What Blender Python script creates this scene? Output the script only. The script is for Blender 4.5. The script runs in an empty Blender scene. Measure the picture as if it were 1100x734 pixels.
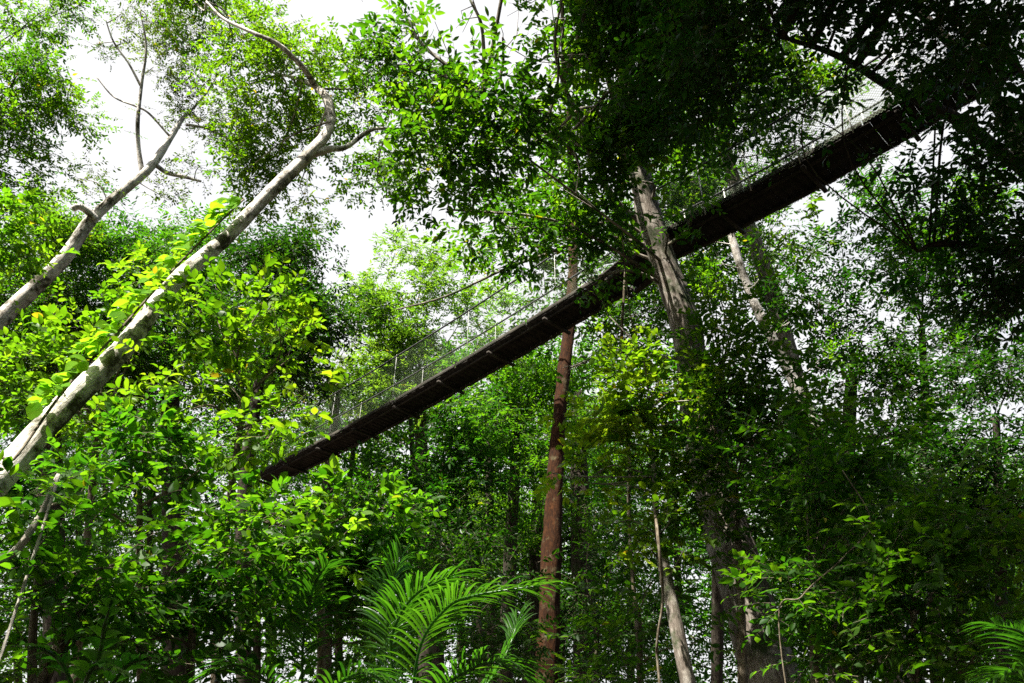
import bpy, math
import numpy as np
from mathutils import Vector

SC = bpy.context.scene
COL = SC.collection
RNG = np.random.default_rng(7)

# ------------------------------------------------------------------ camera
PITCH = math.radians(33.0)
FPX, CX, CY = 863.0, 550.0, 367.0
CAM = np.array([0.0, 0.0, 1.6])
cp, sp = math.cos(PITCH), math.sin(PITCH)
cam_d = bpy.data.cameras.new('camera')
cam = bpy.data.objects.new('camera', cam_d)
COL.objects.link(cam)
cam.location = CAM
cam.rotation_euler = (math.pi / 2 + PITCH, 0, 0)
cam_d.sensor_width = 36.0
cam_d.lens = FPX / 1100.0 * 36.0
cam_d.clip_start = 0.1
cam_d.clip_end = 2000.0
SC.camera = cam


def P(u, v, t):
    """point at camera depth t seen at photo pixel (u, v)"""
    x, y = (u - CX) / FPX, (CY - v) / FPX
    return CAM + t * np.array([x, cp - y * sp, sp + y * cp])


def nrm(a):
    return a / np.maximum(np.linalg.norm(a, axis=-1, keepdims=True), 1e-9)


UP = np.array([0.0, 0.0, 1.0])

# ------------------------------------------------------------------ materials
def new_mat(name):
    m = bpy.data.materials.new(name)
    m.use_nodes = True
    nt = m.node_tree
    nt.nodes.clear()
    out = nt.nodes.new('ShaderNodeOutputMaterial')
    return m, nt, out


def ramp(nt, stops):
    r = nt.nodes.new('ShaderNodeValToRGB')
    els = r.color_ramp.elements
    while len(els) > 1:
        els.remove(els[0])
    els[0].position = stops[0][0]
    els[0].color = (*stops[0][1], 1)
    for p, c in stops[1:]:
        e = els.new(p)
        e.color = (*c, 1)
    return r


def leaf_mat(name, refl, trans, rough=0.45, spec=0.2, fac=0.5):
    """refl / trans: three colours along the per-leaf 'tone' (old leaf -> young leaf)"""
    m, nt, out = new_mat(name)
    N, L = nt.nodes, nt.links
    at = N.new('ShaderNodeAttribute'); at.attribute_name = 'tone'
    r1 = ramp(nt, [(0.0, refl[0]), (0.5, refl[1]), (0.975, refl[2]), (1.0, (refl[2][0] * 2.2, refl[2][1] * 0.95, refl[2][2]))])
    r2 = ramp(nt, [(0.0, trans[0]), (0.5, trans[1]), (0.975, trans[2]), (1.0, (trans[2][0] * 1.5, trans[2][1] * 0.8, trans[2][2]))])
    L.new(at.outputs['Fac'], r1.inputs['Fac'])
    L.new(at.outputs['Fac'], r2.inputs['Fac'])
    oi = N.new('ShaderNodeObjectInfo')
    dr = ramp(nt, [(0.0, (.84, 1.0, 1.3)), (.5, (1, 1, 1)), (1.0, (1.13, .98, 1.05))])
    L.new(oi.outputs['Random'], dr.inputs['Fac'])
    cols = []
    for r in (r1, r2):
        mm = N.new('ShaderNodeMix'); mm.data_type = 'RGBA'; mm.blend_type = 'MULTIPLY'
        mm.inputs['Factor'].default_value = 1.0
        L.new(r.outputs['Color'], mm.inputs['A']); L.new(dr.outputs['Color'], mm.inputs['B'])
        cols.append(mm.outputs['Result'])
    pb = N.new('ShaderNodeBsdfPrincipled')
    pb.inputs['Roughness'].default_value = rough
    pb.inputs['Specular IOR Level'].default_value = spec
    L.new(cols[0], pb.inputs['Base Color'])
    tr = N.new('ShaderNodeBsdfTranslucent')
    L.new(cols[1], tr.inputs['Color'])
    mx = N.new('ShaderNodeMixShader'); mx.inputs[0].default_value = fac
    L.new(pb.outputs[0], mx.inputs[1]); L.new(tr.outputs[0], mx.inputs[2])
    L.new(mx.outputs[0], out.inputs['Surface'])
    return m


def bark_mat(name, dark, mid, light, moss=None, moss_amt=0.0, scale=1.0, patch=0.5):
    m, nt, out = new_mat(name)
    N, L = nt.nodes, nt.links
    at = N.new('ShaderNodeAttribute'); at.attribute_name = 'bark'
    mp = N.new('ShaderNodeMapping'); mp.inputs['Scale'].default_value = (1, 1, 0.22)
    L.new(at.outputs['Vector'], mp.inputs['Vector'])
    n1 = N.new('ShaderNodeTexNoise'); n1.inputs['Scale'].default_value = 26 * scale
    n1.inputs['Detail'].default_value = 8; n1.inputs['Roughness'].default_value = 0.68
    L.new(mp.outputs[0], n1.inputs['Vector'])
    n2 = N.new('ShaderNodeTexNoise'); n2.inputs['Scale'].default_value = 4.5 * scale
    n2.inputs['Detail'].default_value = 6; n2.inputs['Roughness'].default_value = 0.62
    L.new(at.outputs['Vector'], n2.inputs['Vector'])
    r1 = ramp(nt, [(0.3, dark), (0.5, mid), (0.72, light)])
    L.new(n1.outputs['Fac'], r1.inputs['Fac'])
    r2 = ramp(nt, [(patch - 0.06, (0, 0, 0)), (patch + 0.06, (1, 1, 1))])
    L.new(n2.outputs['Fac'], r2.inputs['Fac'])
    mix = N.new('ShaderNodeMix'); mix.data_type = 'RGBA'
    L.new(r2.outputs['Color'], mix.inputs['Factor'])
    L.new(r1.outputs['Color'], mix.inputs['A'])
    mix.inputs['B'].default_value = (*light, 1)
    mul = N.new('ShaderNodeMath'); mul.operation = 'MULTIPLY'; mul.inputs[1].default_value = 0.75
    L.new(r2.outputs['Color'], mul.inputs[0]); L.new(mul.outputs[0], mix.inputs['Factor'])
    col = mix.outputs['Result']
    if moss:
        n3 = N.new('ShaderNodeTexNoise'); n3.inputs['Scale'].default_value = 2.3 * scale
        n3.inputs['Detail'].default_value = 9; n3.inputs['Roughness'].default_value = 0.7
        mp3 = N.new('ShaderNodeMapping'); mp3.inputs['Location'].default_value = (3.1, 7.7, 1.3)
        L.new(at.outputs['Vector'], mp3.inputs['Vector']); L.new(mp3.outputs[0], n3.inputs['Vector'])
        r3 = ramp(nt, [(1 - moss_amt - 0.05, (0, 0, 0)), (1 - moss_amt + 0.07, (1, 1, 1))])
        L.new(n3.outputs['Fac'], r3.inputs['Fac'])
        m2 = N.new('ShaderNodeMix'); m2.data_type = 'RGBA'
        L.new(r3.outputs['Color'], m2.inputs['Factor'])
        L.new(col, m2.inputs['A']); m2.inputs['B'].default_value = (*moss, 1)
        col = m2.outputs['Result']
    pb = N.new('ShaderNodeBsdfPrincipled')
    pb.inputs['Roughness'].default_value = 0.9
    pb.inputs['Specular IOR Level'].default_value = 0.15
    L.new(col, pb.inputs['Base Color'])
    bp = N.new('ShaderNodeBump'); bp.inputs['Strength'].default_value = 0.8; bp.inputs['Distance'].default_value = 0.03
    L.new(n1.outputs['Fac'], bp.inputs['Height']); L.new(bp.outputs[0], pb.inputs['Normal'])
    L.new(pb.outputs[0], out.inputs['Surface'])
    return m


def plain_mat(name, c1, c2, scale=8.0, rough=0.8, spec=0.2, metal=0.0):
    m, nt, out = new_mat(name)
    N, L = nt.nodes, nt.links
    tc = N.new('ShaderNodeTexCoord')
    n = N.new('ShaderNodeTexNoise'); n.inputs['Scale'].default_value = scale
    n.inputs['Detail'].default_value = 6
    L.new(tc.outputs['Object'], n.inputs['Vector'])
    r = ramp(nt, [(0.35, c1), (0.65, c2)])
    L.new(n.outputs['Fac'], r.inputs['Fac'])
    pb = N.new('ShaderNodeBsdfPrincipled')
    pb.inputs['Roughness'].default_value = rough
    pb.inputs['Specular IOR Level'].default_value = spec
    pb.inputs['Metallic'].default_value = metal
    L.new(r.outputs['Color'], pb.inputs['Base Color'])
    L.new(pb.outputs[0], out.inputs['Surface'])
    return m


M = {}
M['leaf_mid'] = leaf_mat('broad_leaf', [(.009, .030, .003), (.018, .056, .004), (.045, .10, .007)],
                         [(.015, .075, .002), (.065, .22, .003), (.22, .44, .006)])
M['leaf_bright'] = leaf_mat('young_leaf', [(.022, .062, .004), (.048, .11, .005), (.10, .16, .008)],
                            [(.05, .18, .002), (.17, .38, .005), (.34, .52, .010)])
M['leaf_dark'] = leaf_mat('leathery_shade_leaf', [(.007, .024, .004), (.012, .038, .005), (.025, .065, .007)],
                          [(.008, .05, .001), (.025, .12, .002), (.08, .22, .004)], rough=0.38, spec=.22, fac=0.4)  # darker, thicker leaf; also used in place of shade on dim crowns
M['leaf_olive'] = leaf_mat('olive_leaf', [(.02, .034, .005), (.04, .06, .007), (.08, .10, .012)],
                           [(.05, .10, .003), (.12, .18, .005), (.24, .29, .010)])
M['leaf_fine'] = leaf_mat('feathery_leaf', [(.025, .072, .007), (.05, .11, .010), (.09, .155, .014)],
                          [(.08, .22, .006), (.18, .36, .010), (.29, .46, .018)])
M['leaf_palm'] = leaf_mat('palm_leaflet', [(.010, .042, .004), (.035, .095, .007), (.07, .15, .012)],
                          [(.02, .11, .003), (.08, .25, .006), (.20, .42, .012)], rough=0.3, spec=0.6)
M['leaf_vine'] = leaf_mat('vine_leaf', [(.05, .13, .005), (.09, .20, .008), (.13, .24, .012)],
                         [(.12, .30, .004), (.28, .56, .008), (.40, .64, .012)], rough=.7, spec=.05)
M['bark_pale'] = bark_mat('pale_smooth_bark', (.15, .12, .09), (.42, .38, .32), (.66, .62, .56), (.05, .045, .025), 0.48, 1.0, 0.46)
M['bark_grey'] = bark_mat('grey_lichen_bark', (.04, .032, .025), (.15, .125, .10), (.38, .35, .30), (.035, .05, .018), 0.46, 0.8, 0.58)
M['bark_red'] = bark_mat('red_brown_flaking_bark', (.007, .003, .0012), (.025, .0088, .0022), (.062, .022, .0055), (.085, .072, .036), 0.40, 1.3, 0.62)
M['bark_dark'] = bark_mat('dark_brown_bark', (.012, .010, .007), (.032, .025, .018), (.085, .072, .055), (.03, .05, .015), 0.42, 0.9, 0.62)
M['stem'] = bark_mat('woody_stem', (.03, .025, .015), (.09, .07, .045), (.22, .19, .14), None, 0, 1.5, 0.55)
M['stem_pale'] = bark_mat('bleached_stem', (.14, .12, .09), (.30, .27, .22), (.46, .43, .37), None, 0, 1.5, 0.5)
M['plank'] = plain_mat('weathered_plank', (.010, .008, .006), (.030, .024, .018), 5)
M['beam'] = plain_mat('dark_timber', (.016, .013, .010), (.045, .037, .028), 4)
M['rope'] = plain_mat('pale_rope', (.42, .42, .38), (.62, .62, .58), 20)
M['cable'] = plain_mat('steel_cable', (.02, .02, .02), (.05, .05, .05), 20, 0.6, 0.3)
M['net'] = plain_mat('grey_green_netting', (.06, .08, .05), (.13, .16, .10), 6)
M['soil'] = plain_mat('forest_soil', (.02, .014, .009), (.06, .042, .028), 3.0)
M['litter'] = plain_mat('dry_leaf', (.12, .06, .03), (.2, .12, .06), 9)

# ------------------------------------------------------------------ mesh helpers
class Geo:
    """collects vertices and faces (as loop arrays) for one mesh object"""
    def __init__(s):
        s.v, s.loops, s.sizes, s.tone, s.bark, s.mi = [], [], [], [], [], []
        s.n = 0
        s.cur = 0

    def add(s, v, faces_flat, sizes, tone=None, bark=None):
        v = np.asarray(v, float).reshape(-1, 3)
        s.v.append(v)
        s.loops.append(np.asarray(faces_flat, np.int64).ravel() + s.n)
        s.sizes.append(np.asarray(sizes, np.int64).ravel())
        s.tone.append(np.full(len(v), 0.5) if tone is None else np.asarray(tone, float))
        s.bark.append(v.copy() if bark is None else np.asarray(bark, float))
        s.mi.append(np.full(len(s.sizes[-1]), s.cur))
        s.n += len(v)

    def build(s, name, mat, parent=None, base=None, smooth=False, mat2=None):
        me = bpy.data.meshes.new(name)
        V = np.concatenate(s.v)
        if base is not None:
            V = V - base
        Lp = np.concatenate(s.loops); Z = np.concatenate(s.sizes)
        me.vertices.add(len(V)); me.vertices.foreach_set('co', V.astype(np.float32).ravel())
        me.loops.add(len(Lp)); me.loops.foreach_set('vertex_index', Lp.astype(np.int32))
        me.polygons.add(len(Z))
        st = np.concatenate([[0], np.cumsum(Z)[:-1]])
        me.polygons.foreach_set('loop_start', st.astype(np.int32))
        try:
            me.polygons.foreach_set('loop_total', Z.astype(np.int32))
        except Exception:
            pass
        if smooth:
            me.polygons.foreach_set('use_smooth', np.ones(len(Z), bool))
        a = me.attributes.new('tone', 'FLOAT', 'POINT')
        a.data.foreach_set('value', np.concatenate(s.tone).astype(np.float32))
        b = me.attributes.new('bark', 'FLOAT_VECTOR', 'POINT')
        b.data.foreach_set('vector', np.concatenate(s.bark).astype(np.float32).ravel())
        me.update(calc_edges=True)
        me.materials.append(M[mat])
        if mat2:
            me.materials.append(M[mat2])
            me.polygons.foreach_set('material_index', np.concatenate(s.mi).astype(np.int32))
        o = bpy.data.objects.new(name, me)
        COL.objects.link(o)
        if parent is not None:
            o.parent = parent
        return o


def smooth_path(pts, rad, n):
    """Catmull-Rom resample of a polyline with radii"""
    pts = np.asarray(pts, float); rad = np.asarray(rad, float)
    k = len(pts)
    if k == 2:
        s = np.linspace(0, 1, n)[:, None]
        return pts[0] * (1 - s) + pts[1] * s, rad[0] * (1 - s[:, 0]) + rad[1] * s[:, 0]
    ext = np.vstack([2 * pts[0] - pts[1], pts, 2 * pts[-1] - pts[-2]])
    tt = np.linspace(0, k - 1 - 1e-6, n)
    i = tt.astype(int); f = (tt - i)[:, None]
    p0, p1, p2, p3 = ext[i], ext[i + 1], ext[i + 2], ext[i + 3]
    q = 0.5 * (2 * p1 + (p2 - p0) * f + (2 * p0 - 5 * p1 + 4 * p2 - p3) * f ** 2 + (3 * p1 - p0 - 3 * p2 + p3) * f ** 3)
    r = np.interp(tt, np.arange(k), rad)
    return q, r


def tube(g, pts, rad, sides=10, rough=0.0, cap=True, rng=RNG):
    pts = np.asarray(pts, float); rad = np.asarray(rad, float)
    n = len(pts)
    T = nrm(np.gradient(pts, axis=0))
    ref = np.array([0.31, 0.9, 0.2]) if abs(T[0][2]) > 0.7 else UP
    A = nrm(np.cross(T, ref)); B = np.cross(T, A)
    th = np.linspace(0, 2 * np.pi, sides, endpoint=False)
    ln = np.concatenate([[0], np.cumsum(np.linalg.norm(np.diff(pts, axis=0), axis=1))])
    R = np.repeat(rad[:, None], sides, 1)
    if rough > 0:
        ph = rng.uniform(0, 6.28, 6)
        w = (0.5 * np.sin(2 * th[None] + ph[0] + 0.9 * ln[:, None]) + 0.35 * np.sin(3 * th[None] + ph[1] - 1.7 * ln[:, None])
             + 0.3 * np.sin(5 * th[None] + ph[2] + 0.5 * ln[:, None]) + 0.35 * np.sin(3.1 * ln[:, None] + ph[3])
             + 0.3 * np.sin(7.3 * ln[:, None] + 2 * th[None] + ph[4]))
        R = R * (1 + rough * w) * (1 + rough * 0.35 * rng.standard_normal((n, sides)))
    V = pts[:, None] + A[:, None] * (np.cos(th)[None, :, None] * R[..., None]) + B[:, None] * (np.sin(th)[None, :, None] * R[..., None])
    off = rng.uniform(0, 50, 3)
    bark = np.stack([np.cos(th)[None] * rad[:, None], np.sin(th)[None] * rad[:, None], np.repeat(ln[:, None], sides, 1)], -1) + off
    idx = np.arange(n * sides).reshape(n, sides)
    nx = np.roll(idx, -1, 1)
    F = np.stack([idx[:-1], nx[:-1], nx[1:], idx[1:]], -1).reshape(-1, 4)
    loops, sizes = F.ravel(), np.full(len(F), 4)
    if cap:
        loops = np.concatenate([loops, idx[-1], idx[0][::-1]])
        sizes = np.concatenate([sizes, [sides, sides]])
    g.add(V.reshape(-1, 3), loops, sizes, None, bark.reshape(-1, 3))


def twigs(g, a, b, r0, r1, bend=None):
    """many thin three-sided twigs at once, each bent once in the middle"""
    a, b = np.asarray(a), np.asarray(b)
    n = len(a)
    if n == 0:
        return
    mid = (a + b) / 2 + (0 if bend is None else bend)
    T = nrm(b - a)
    A = nrm(np.cross(T, np.array([0.3, 0.5, 0.81]))); B = np.cross(T, A)
    rows = []
    for p, r in ((a, r0), (mid, (r0 + r1) / 2), (b, r1)):
        for k in range(3):
            th = 2 * np.pi * k / 3
            rows.append(p + (A * math.cos(th) + B * math.sin(th)) * np.reshape(r, (-1, 1)))
    V = np.stack(rows, 1)                                    # n,9,3
    f = []
    for s in (0, 3):
        for k in range(3):
            f.append([s + k, s + (k + 1) % 3, s + 3 + (k + 1) % 3, s + 3 + k])
    f = np.array(f)
    F = (np.arange(n)[:, None, None] * 9 + f[None]).reshape(-1)
    g.add(V.reshape(-1, 3), F, np.full(n * 6, 4))


LO_V = np.array([(0, 0, 0), (.42, .5, .10), (1, 0, -.10), (.42, -.5, .10)])
LO_F = [[0, 3, 2, 1]]
MID_V = np.array([(0, 0, 0), (.30, .46, .09), (.66, .36, .05), (1, 0, -.12), (.66, -.36, .05), (.30, -.46, .09)])
MID_F = [[0, 3, 2, 1], [0, 5, 4, 3]]
HI_V = np.array([(0, 0, 0), (.10, 0, 0), (.22, .36, .08), (.48, .50, .08), (.76, .32, .01), (1, 0, -.14),
                 (.76, -.32, .01), (.48, -.50, .08), (.22, -.36, .08), (.48, 0, .0), (.76, 0, -.05)])
HI_F = [[1, 9, 3, 2], [9, 10, 4, 3], [10, 5, 4], [1, 8, 7, 9], [9, 7, 6, 10], [10, 6, 5], [0, 8, 1], [0, 1, 2]]
HI_F = HI_F[:6] + [[0, 1, 2], [0, 8, 1]]


def leaves(g, pos, axis, nor, length, width, tone, detail, rng):
    TV, TF = {0: (LO_V, LO_F), 1: (MID_V, MID_F), 2: (HI_V, HI_F)}[detail]
    n = len(pos)
    if n == 0:
        return
    axis = nrm(axis)
    side = nrm(np.cross(nor, axis)); nor = np.cross(axis, side)
    fold = rng.uniform(-0.6, 1.8, n)
    curl = rng.uniform(-0.5, 2.0, n)
    zz = TV[None, :, 2] * np.where(np.abs(TV[None, :, 1]) > .01, fold[:, None], curl[:, None])
    V = pos[:, None] + axis[:, None] * (TV[None, :, 0] * length[:, None])[..., None] \
        + side[:, None] * (TV[None, :, 1] * (length * width)[:, None])[..., None] \
        + nor[:, None] * (zz * length[:, None])[..., None]
    k = len(TV)
    flat = np.concatenate([np.array(f) for f in TF]); sz = np.array([len(f) for f in TF])
    F = (np.arange(n)[:, None] * k + flat[None]).ravel()
    g.add(V.reshape(-1, 3), F, np.tile(sz, n), np.repeat(tone, k))


def spray_leaves(gl, gt, start, dirs, L, nl, llen, lw, tone, detail, tilt, droop, twig_r, rng):
    """leafy sprays: leaves alternate along a twig, one at its tip"""
    n = len(start)
    if n == 0:
        return
    dirs = nrm(dirs)
    size = rng.uniform(.7, 1.3, n)
    up = nrm(UP + rng.normal(0, tilt, (n, 3)))
    side = nrm(np.cross(dirs, up))
    end = start + dirs * L[:, None] - UP * (droop * L * 0.5)[:, None]
    if gt is not None:
        gt.cur = 1
        twigs(gt, start, end, np.full(n, twig_r), np.full(n, twig_r * .4), UP * 0.06 * L[:, None])
        gt.cur = 0
    for k in range(nl):
        s = 0.12 + 0.88 * (k + 0.5) / nl + rng.uniform(-.04, .04, n)
        sg = 1.0 if k % 2 else -1.0
        last = (k == nl - 1)
        pos = start + (end - start) * s[:, None] + UP * (0.06 * L * 4 * s * (1 - s) * 0.5)[:, None]
        ax = dirs * (1.0 if last else 0.55) + side * (0 if last else sg * 0.85) + rng.normal(0, .22, (n, 3)) - UP * droop * 0.8
        nr = up + rng.normal(0, tilt * 0.8, (n, 3))
        ll = llen * size * rng.uniform(.6, 1.2, n)
        tn = np.where(rng.random(n) < .004, 1.0, np.clip(tone + rng.normal(0, .14, n), 0, .92))
        keep = rng.random(n) > 0.08
        leaves(gl, pos[keep], ax[keep], nr[keep], ll[keep], lw, tn[keep], detail, rng)


# species: mat, leaf length, width ratio, leaves per spray, clump radius, normal tilt, droop, base tone
SP = {
    'canopy': dict(mat='leaf_mid', l=.145, w=.42, n=8, rc=.6, tilt=.4, droop=.25, tone=.5),
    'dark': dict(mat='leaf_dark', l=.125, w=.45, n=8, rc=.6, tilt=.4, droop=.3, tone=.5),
    'small': dict(mat='leaf_mid', l=.08, w=.45, n=9, rc=.42, tilt=.4, droop=.2, tone=.6),
    'olive': dict(mat='leaf_olive', l=.07, w=.45, n=8, rc=.4, tilt=.5, droop=.2, tone=.5),
    'bright': dict(mat='leaf_bright', l=.115, w=.52, n=8, rc=.36, tilt=.4, droop=.15, tone=.5),
    'young': dict(mat='leaf_mid', l=.115, w=.48, n=8, rc=.40, tilt=.4, droop=.2, tone=.55),
    'feather': dict(mat='leaf_fine', l=.16, w=.38, n=11, rc=.8, tilt=.35, droop=.1, tone=.55),
    'far': dict(mat='leaf_mid', l=.20, w=.5, n=7, rc=1.1, tilt=.45, droop=.2, tone=.5),
    'middle': dict(mat='leaf_mid', l=.13, w=.46, n=8, rc=.7, tilt=.4, droop=.2, tone=.5),
}


def crown_blob(gl, gt, gb, c, R, anchor, spec, lai, detail, rng, squash=0.72, thick=0.03):
    rc = spec['rc']
    K = max(4, int(2.2 * (R / rc) ** 2))
    d = nrm(rng.normal(0, 1, (K, 3)))
    rr = rng.random(K) ** 0.45
    off = d * rr[:, None] * R
    off[:, 2] *= squash
    sub = c + off
    larea = 0.62 * spec['l'] ** 2 * spec['w']
    nleaf = lai * math.pi * R * R / larea
    per = np.maximum(1, (nleaf / spec['n'] / K * rng.uniform(.35, 1.65, K))).astype(int)
    ids = np.repeat(np.arange(K), per)
    n = len(ids)
    ctone = np.clip(spec['tone'] + rng.normal(0, .16, K), 0.05, .95)
    g3 = rng.normal(0, .42, (n, 3)) * rc * np.array([1, 1, .6])
    st = sub[ids] + g3
    dr = (sub[ids] - c) / R * 0.5 + g3 / rc * 0.8 + rng.normal(0, .45, (n, 3)) * np.array([1, 1, .5]) + UP * .1
    ok = ~sunny_gap(st)
    st, dr, ids = st[ok], dr[ok], ids[ok]
    n = len(ids)
    if n == 0:
        return 0
    L = rc * rng.uniform(.45, .95, n)
    spray_leaves(gl, gt, st, dr, L, spec['n'], spec['l'], spec['w'], ctone[ids], detail, spec['tilt'], spec['droop'], max(.0032, R * .0028), rng)
    # limb to the blob, then forks to the clumps
    if gb is not None:
        a = np.asarray(anchor)
        mid = (a + c) / 2 + rng.normal(0, .10, 3) * np.linalg.norm(c - a) + UP * .08 * np.linalg.norm(c - a)
        q, r = smooth_path([a, mid, c], [thick, thick * .75, thick * .5], 10)
        tube(gb, q, r, 6, 0.04, True, rng)
        j = rng.integers(5, 10, K)
        twigs(gb, q[j], sub, np.full(K, thick * .30), np.full(K, thick * .12), rng.normal(0, .08, (K, 3)) * R)
    return n


def empty(name, label, cat, loc, group=None):
    o = bpy.data.objects.new(name, None)
    o.empty_display_size = 0.3
    COL.objects.link(o)
    o.location = loc
    o['label'] = label
    o['category'] = cat
    if group:
        o['group'] = group
    return o


TOT = [0]
SUN = nrm(np.array([-0.36, -0.48, 0.80]))
# sun tunnels cut out of the crowns to light chosen spots: (lit point, radius in metres)
GAPS = [(P(700, 395, 12.6), 1.0), (P(690, 455, 12.3), .75), (P(560, 632, 5.85), .95), (P(474, 630, 6.2), .8), (P(722, 300, 14.6), .65), (P(480, 60, 11.5), 1.1),
        (P(66, 440, 7.6), .4), (P(100, 400, 7.9), .4), (P(145, 355, 8.4), .45), (P(188, 310, 9), .45), (P(215, 282, 9.4), .45), (P(250, 245, 10), .45), (P(290, 208, 10.6), .45), (P(330, 166, 11.2), .4),
        (P(20, 320, 15.2), .8), (P(60, 276, 15.6), .8), (P(95, 240, 16), .7), (P(150, 185, 16.7), .6), (P(520, 120, 11.5), .8), (P(860, 400, 18.4), .9), (P(895, 490, 18), .7), (P(838, 352, 18.6), .7),
        (P(805, 320, 18.8), .8), (P(615, 512, 15.5), .35), (P(900, 130, 13.2), .6), (P(812, 600, 12.6), .2), (P(330, 560, 7.6), .7), (P(830, 725, 11.8), .3), (P(1075, 690, 5.4), .35)]


def sunny_gap(pts):
    """True where a point lies in one of the tunnels cut for the sun"""
    bad = np.zeros(len(pts), bool)
    for q, r in GAPS:
        d = pts - q
        s = d @ SUN
        off = np.linalg.norm(d - s[:, None] * SUN, axis=1)
        bad |= (s > 1.2) & (off < r)
    return bad




def tree(name, label, bark, trunk, sp, blobs, limbs=(), lai=3.0, group=None, cat='tree', detail=None, seed=None,
         to_ground=True, world=False, rough=0.05, sides=18, part='crown', limb_w=None, twig=True, spec_over=None, stem='trunk', no_anchor=()):
    """trunk / limbs: lists of (u, v, depth, width in px); blobs: (u, v, depth, radius in px)"""
    rng = np.random.default_rng(seed if seed is not None else (abs(hash(label)) % 1000 if False else sum(map(ord, label))))
    spec = dict(SP[sp])
    if sp in ('middle', 'far'):
        spec['l'] *= rng.uniform(.8, 1.35); spec['w'] *= rng.uniform(.8, 1.15); spec['droop'] *= rng.uniform(.5, 2); spec['tone'] += rng.uniform(-.15, .12)
    if spec_over:
        spec.update(spec_over)
    pts = np.array([P(u, v, t) for u, v, t, w in trunk])
    rad = np.array([w * t / FPX / 2 for u, v, t, w in trunk])
    if world:
        pts = np.array([t[:3] for t in trunk], float); rad = np.array([t[3] / 2 for t in trunk])
    if to_ground and pts[0][2] > 0.05:
        d = pts[0] - pts[1]
        d = d / max(1e-6, np.linalg.norm(d))
        d = nrm(d * 0.6 + np.array([0, 0, -1.0]))
        s = (pts[0][2] + 0.15) / -d[2]
        g0 = pts[0] + d * s
        pts = np.vstack([g0, (g0 + pts[0]) / 2, pts])
        rad = np.concatenate([[rad[0] * 1.35, rad[0] * 1.1], rad])
    base = np.array([pts[0][0], pts[0][1], 0.0])
    root = empty(name, label, cat, base, group)
    g = Geo()
    ln = np.linalg.norm(np.diff(pts, axis=0), axis=1).sum()
    q, r = smooth_path(pts, rad, int(max(14, min(140, ln * 7))))
    tube(g, q, r, sides, rough, True, rng)
    g.build(stem, bark, root, base, True)
    for lim in limbs:
        lp = np.array([P(u, v, t) for u, v, t, w in lim]); lr = np.array([w * t / FPX / 2 for u, v, t, w in lim])
        gq, gr = smooth_path(lp, lr, max(8, len(lp) * 6))
        gg = Geo(); tube(gg, gq, gr, 9, rough, True, rng)
        gg.build('branch', bark, root, base, True)
    gl = Geo(); gt = gl
    tmean = 15 if world else np.mean([b[2] for b in blobs if len(b) < 6])
    px = spec['l'] * FPX / tmean
    if detail is None:
        detail = 2 if px > 9 else (1 if px > 4.5 else 0)
    sk = [q]
    for k, lim in enumerate(limbs):
        if k in no_anchor:
            continue
        sk.append(smooth_path([P(u, v, t) for u, v, t, w in lim], [1] * len(lim), 16)[0])
    sk = np.vstack(sk)
    for b in blobs:
        u, v, t, R = b[:4]
        c, Rm = P(u, v, t), R * t / FPX
        if len(b) == 6:                       # (x, y, z, radius, lai, 'metres')
            c, Rm = np.array([u, v, t], float), R
        low = sk.copy()
        dd = np.linalg.norm(low - c, axis=1) + np.where(low[:, 2] > c[2] + .2, 3.0, 0.0) + 0.35 * np.abs(low[:, 2] - (c[2] - 0.5 * Rm))
        an = low[np.argmin(dd)]
        gb = Geo()
        la = b[4] if len(b) > 4 else lai
        TOT[0] += crown_blob(gl, gt if twig else None, gb, c, Rm, an, spec, la, detail, rng, thick=(limb_w or max(.014, 0.022 * Rm))) * spec['n']
        if gb.n:
            gb.build('branch', bark, root, base, True)
    gl.build(part, spec['mat'], root, base, detail == 2, 'stem')
    return root


# ------------------------------------------------------------------ ground
def make_ground():
    n = 90
    xs = np.concatenate([-np.geomspace(200, .5, n // 2), np.geomspace(.5, 200, n // 2)])
    ys = np.concatenate([-np.geomspace(60, .5, 25), np.geomspace(.5, 400, 60)])
    X, Y = np.meshgrid(xs, ys)
    Z = 0.12 * np.sin(X * .7 + 1) * np.cos(Y * .6) + 0.05 * np.sin(X * 2.3) * np.sin(Y * 1.9)
    V = np.stack([X, Y, Z - 0.1], -1).reshape(-1, 3)
    r, c = X.shape
    idx = np.arange(r * c).reshape(r, c)
    F = np.stack([idx[:-1, :-1], idx[:-1, 1:], idx[1:, 1:], idx[1:, :-1]], -1).reshape(-1, 4)
    g = Geo(); g.add(V, F.ravel(), np.full(len(F), 4))
    o = g.build('ground', 'soil', None, None, True)
    o['kind'] = 'structure'


make_ground()

#@@TREES@@
# ------------------------------------------------------------------ canopy walkway
DECK_Z = 11.6


def on_plane(u, v, z=DECK_Z):
    x, y = (u - CX) / FPX, (CY - v) / FPX
    d = np.array([x, cp - y * sp, sp + y * cp])
    return CAM + d * ((z - CAM[2]) / d[2])


def box(g, c, ax, ay, az, sx, sy, sz):
    v = []
    for dx in (-1, 1):
        for dy in (-1, 1):
            for dz in (-1, 1):
                v.append(c + ax * dx * sx / 2 + ay * dy * sy / 2 + az * dz * sz / 2)
    f = [0, 1, 3, 2, 4, 6, 7, 5, 0, 4, 5, 1, 2, 3, 7, 6, 0, 2, 6, 4, 1, 5, 7, 3]
    g.add(v, f, [4] * 6)


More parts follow.
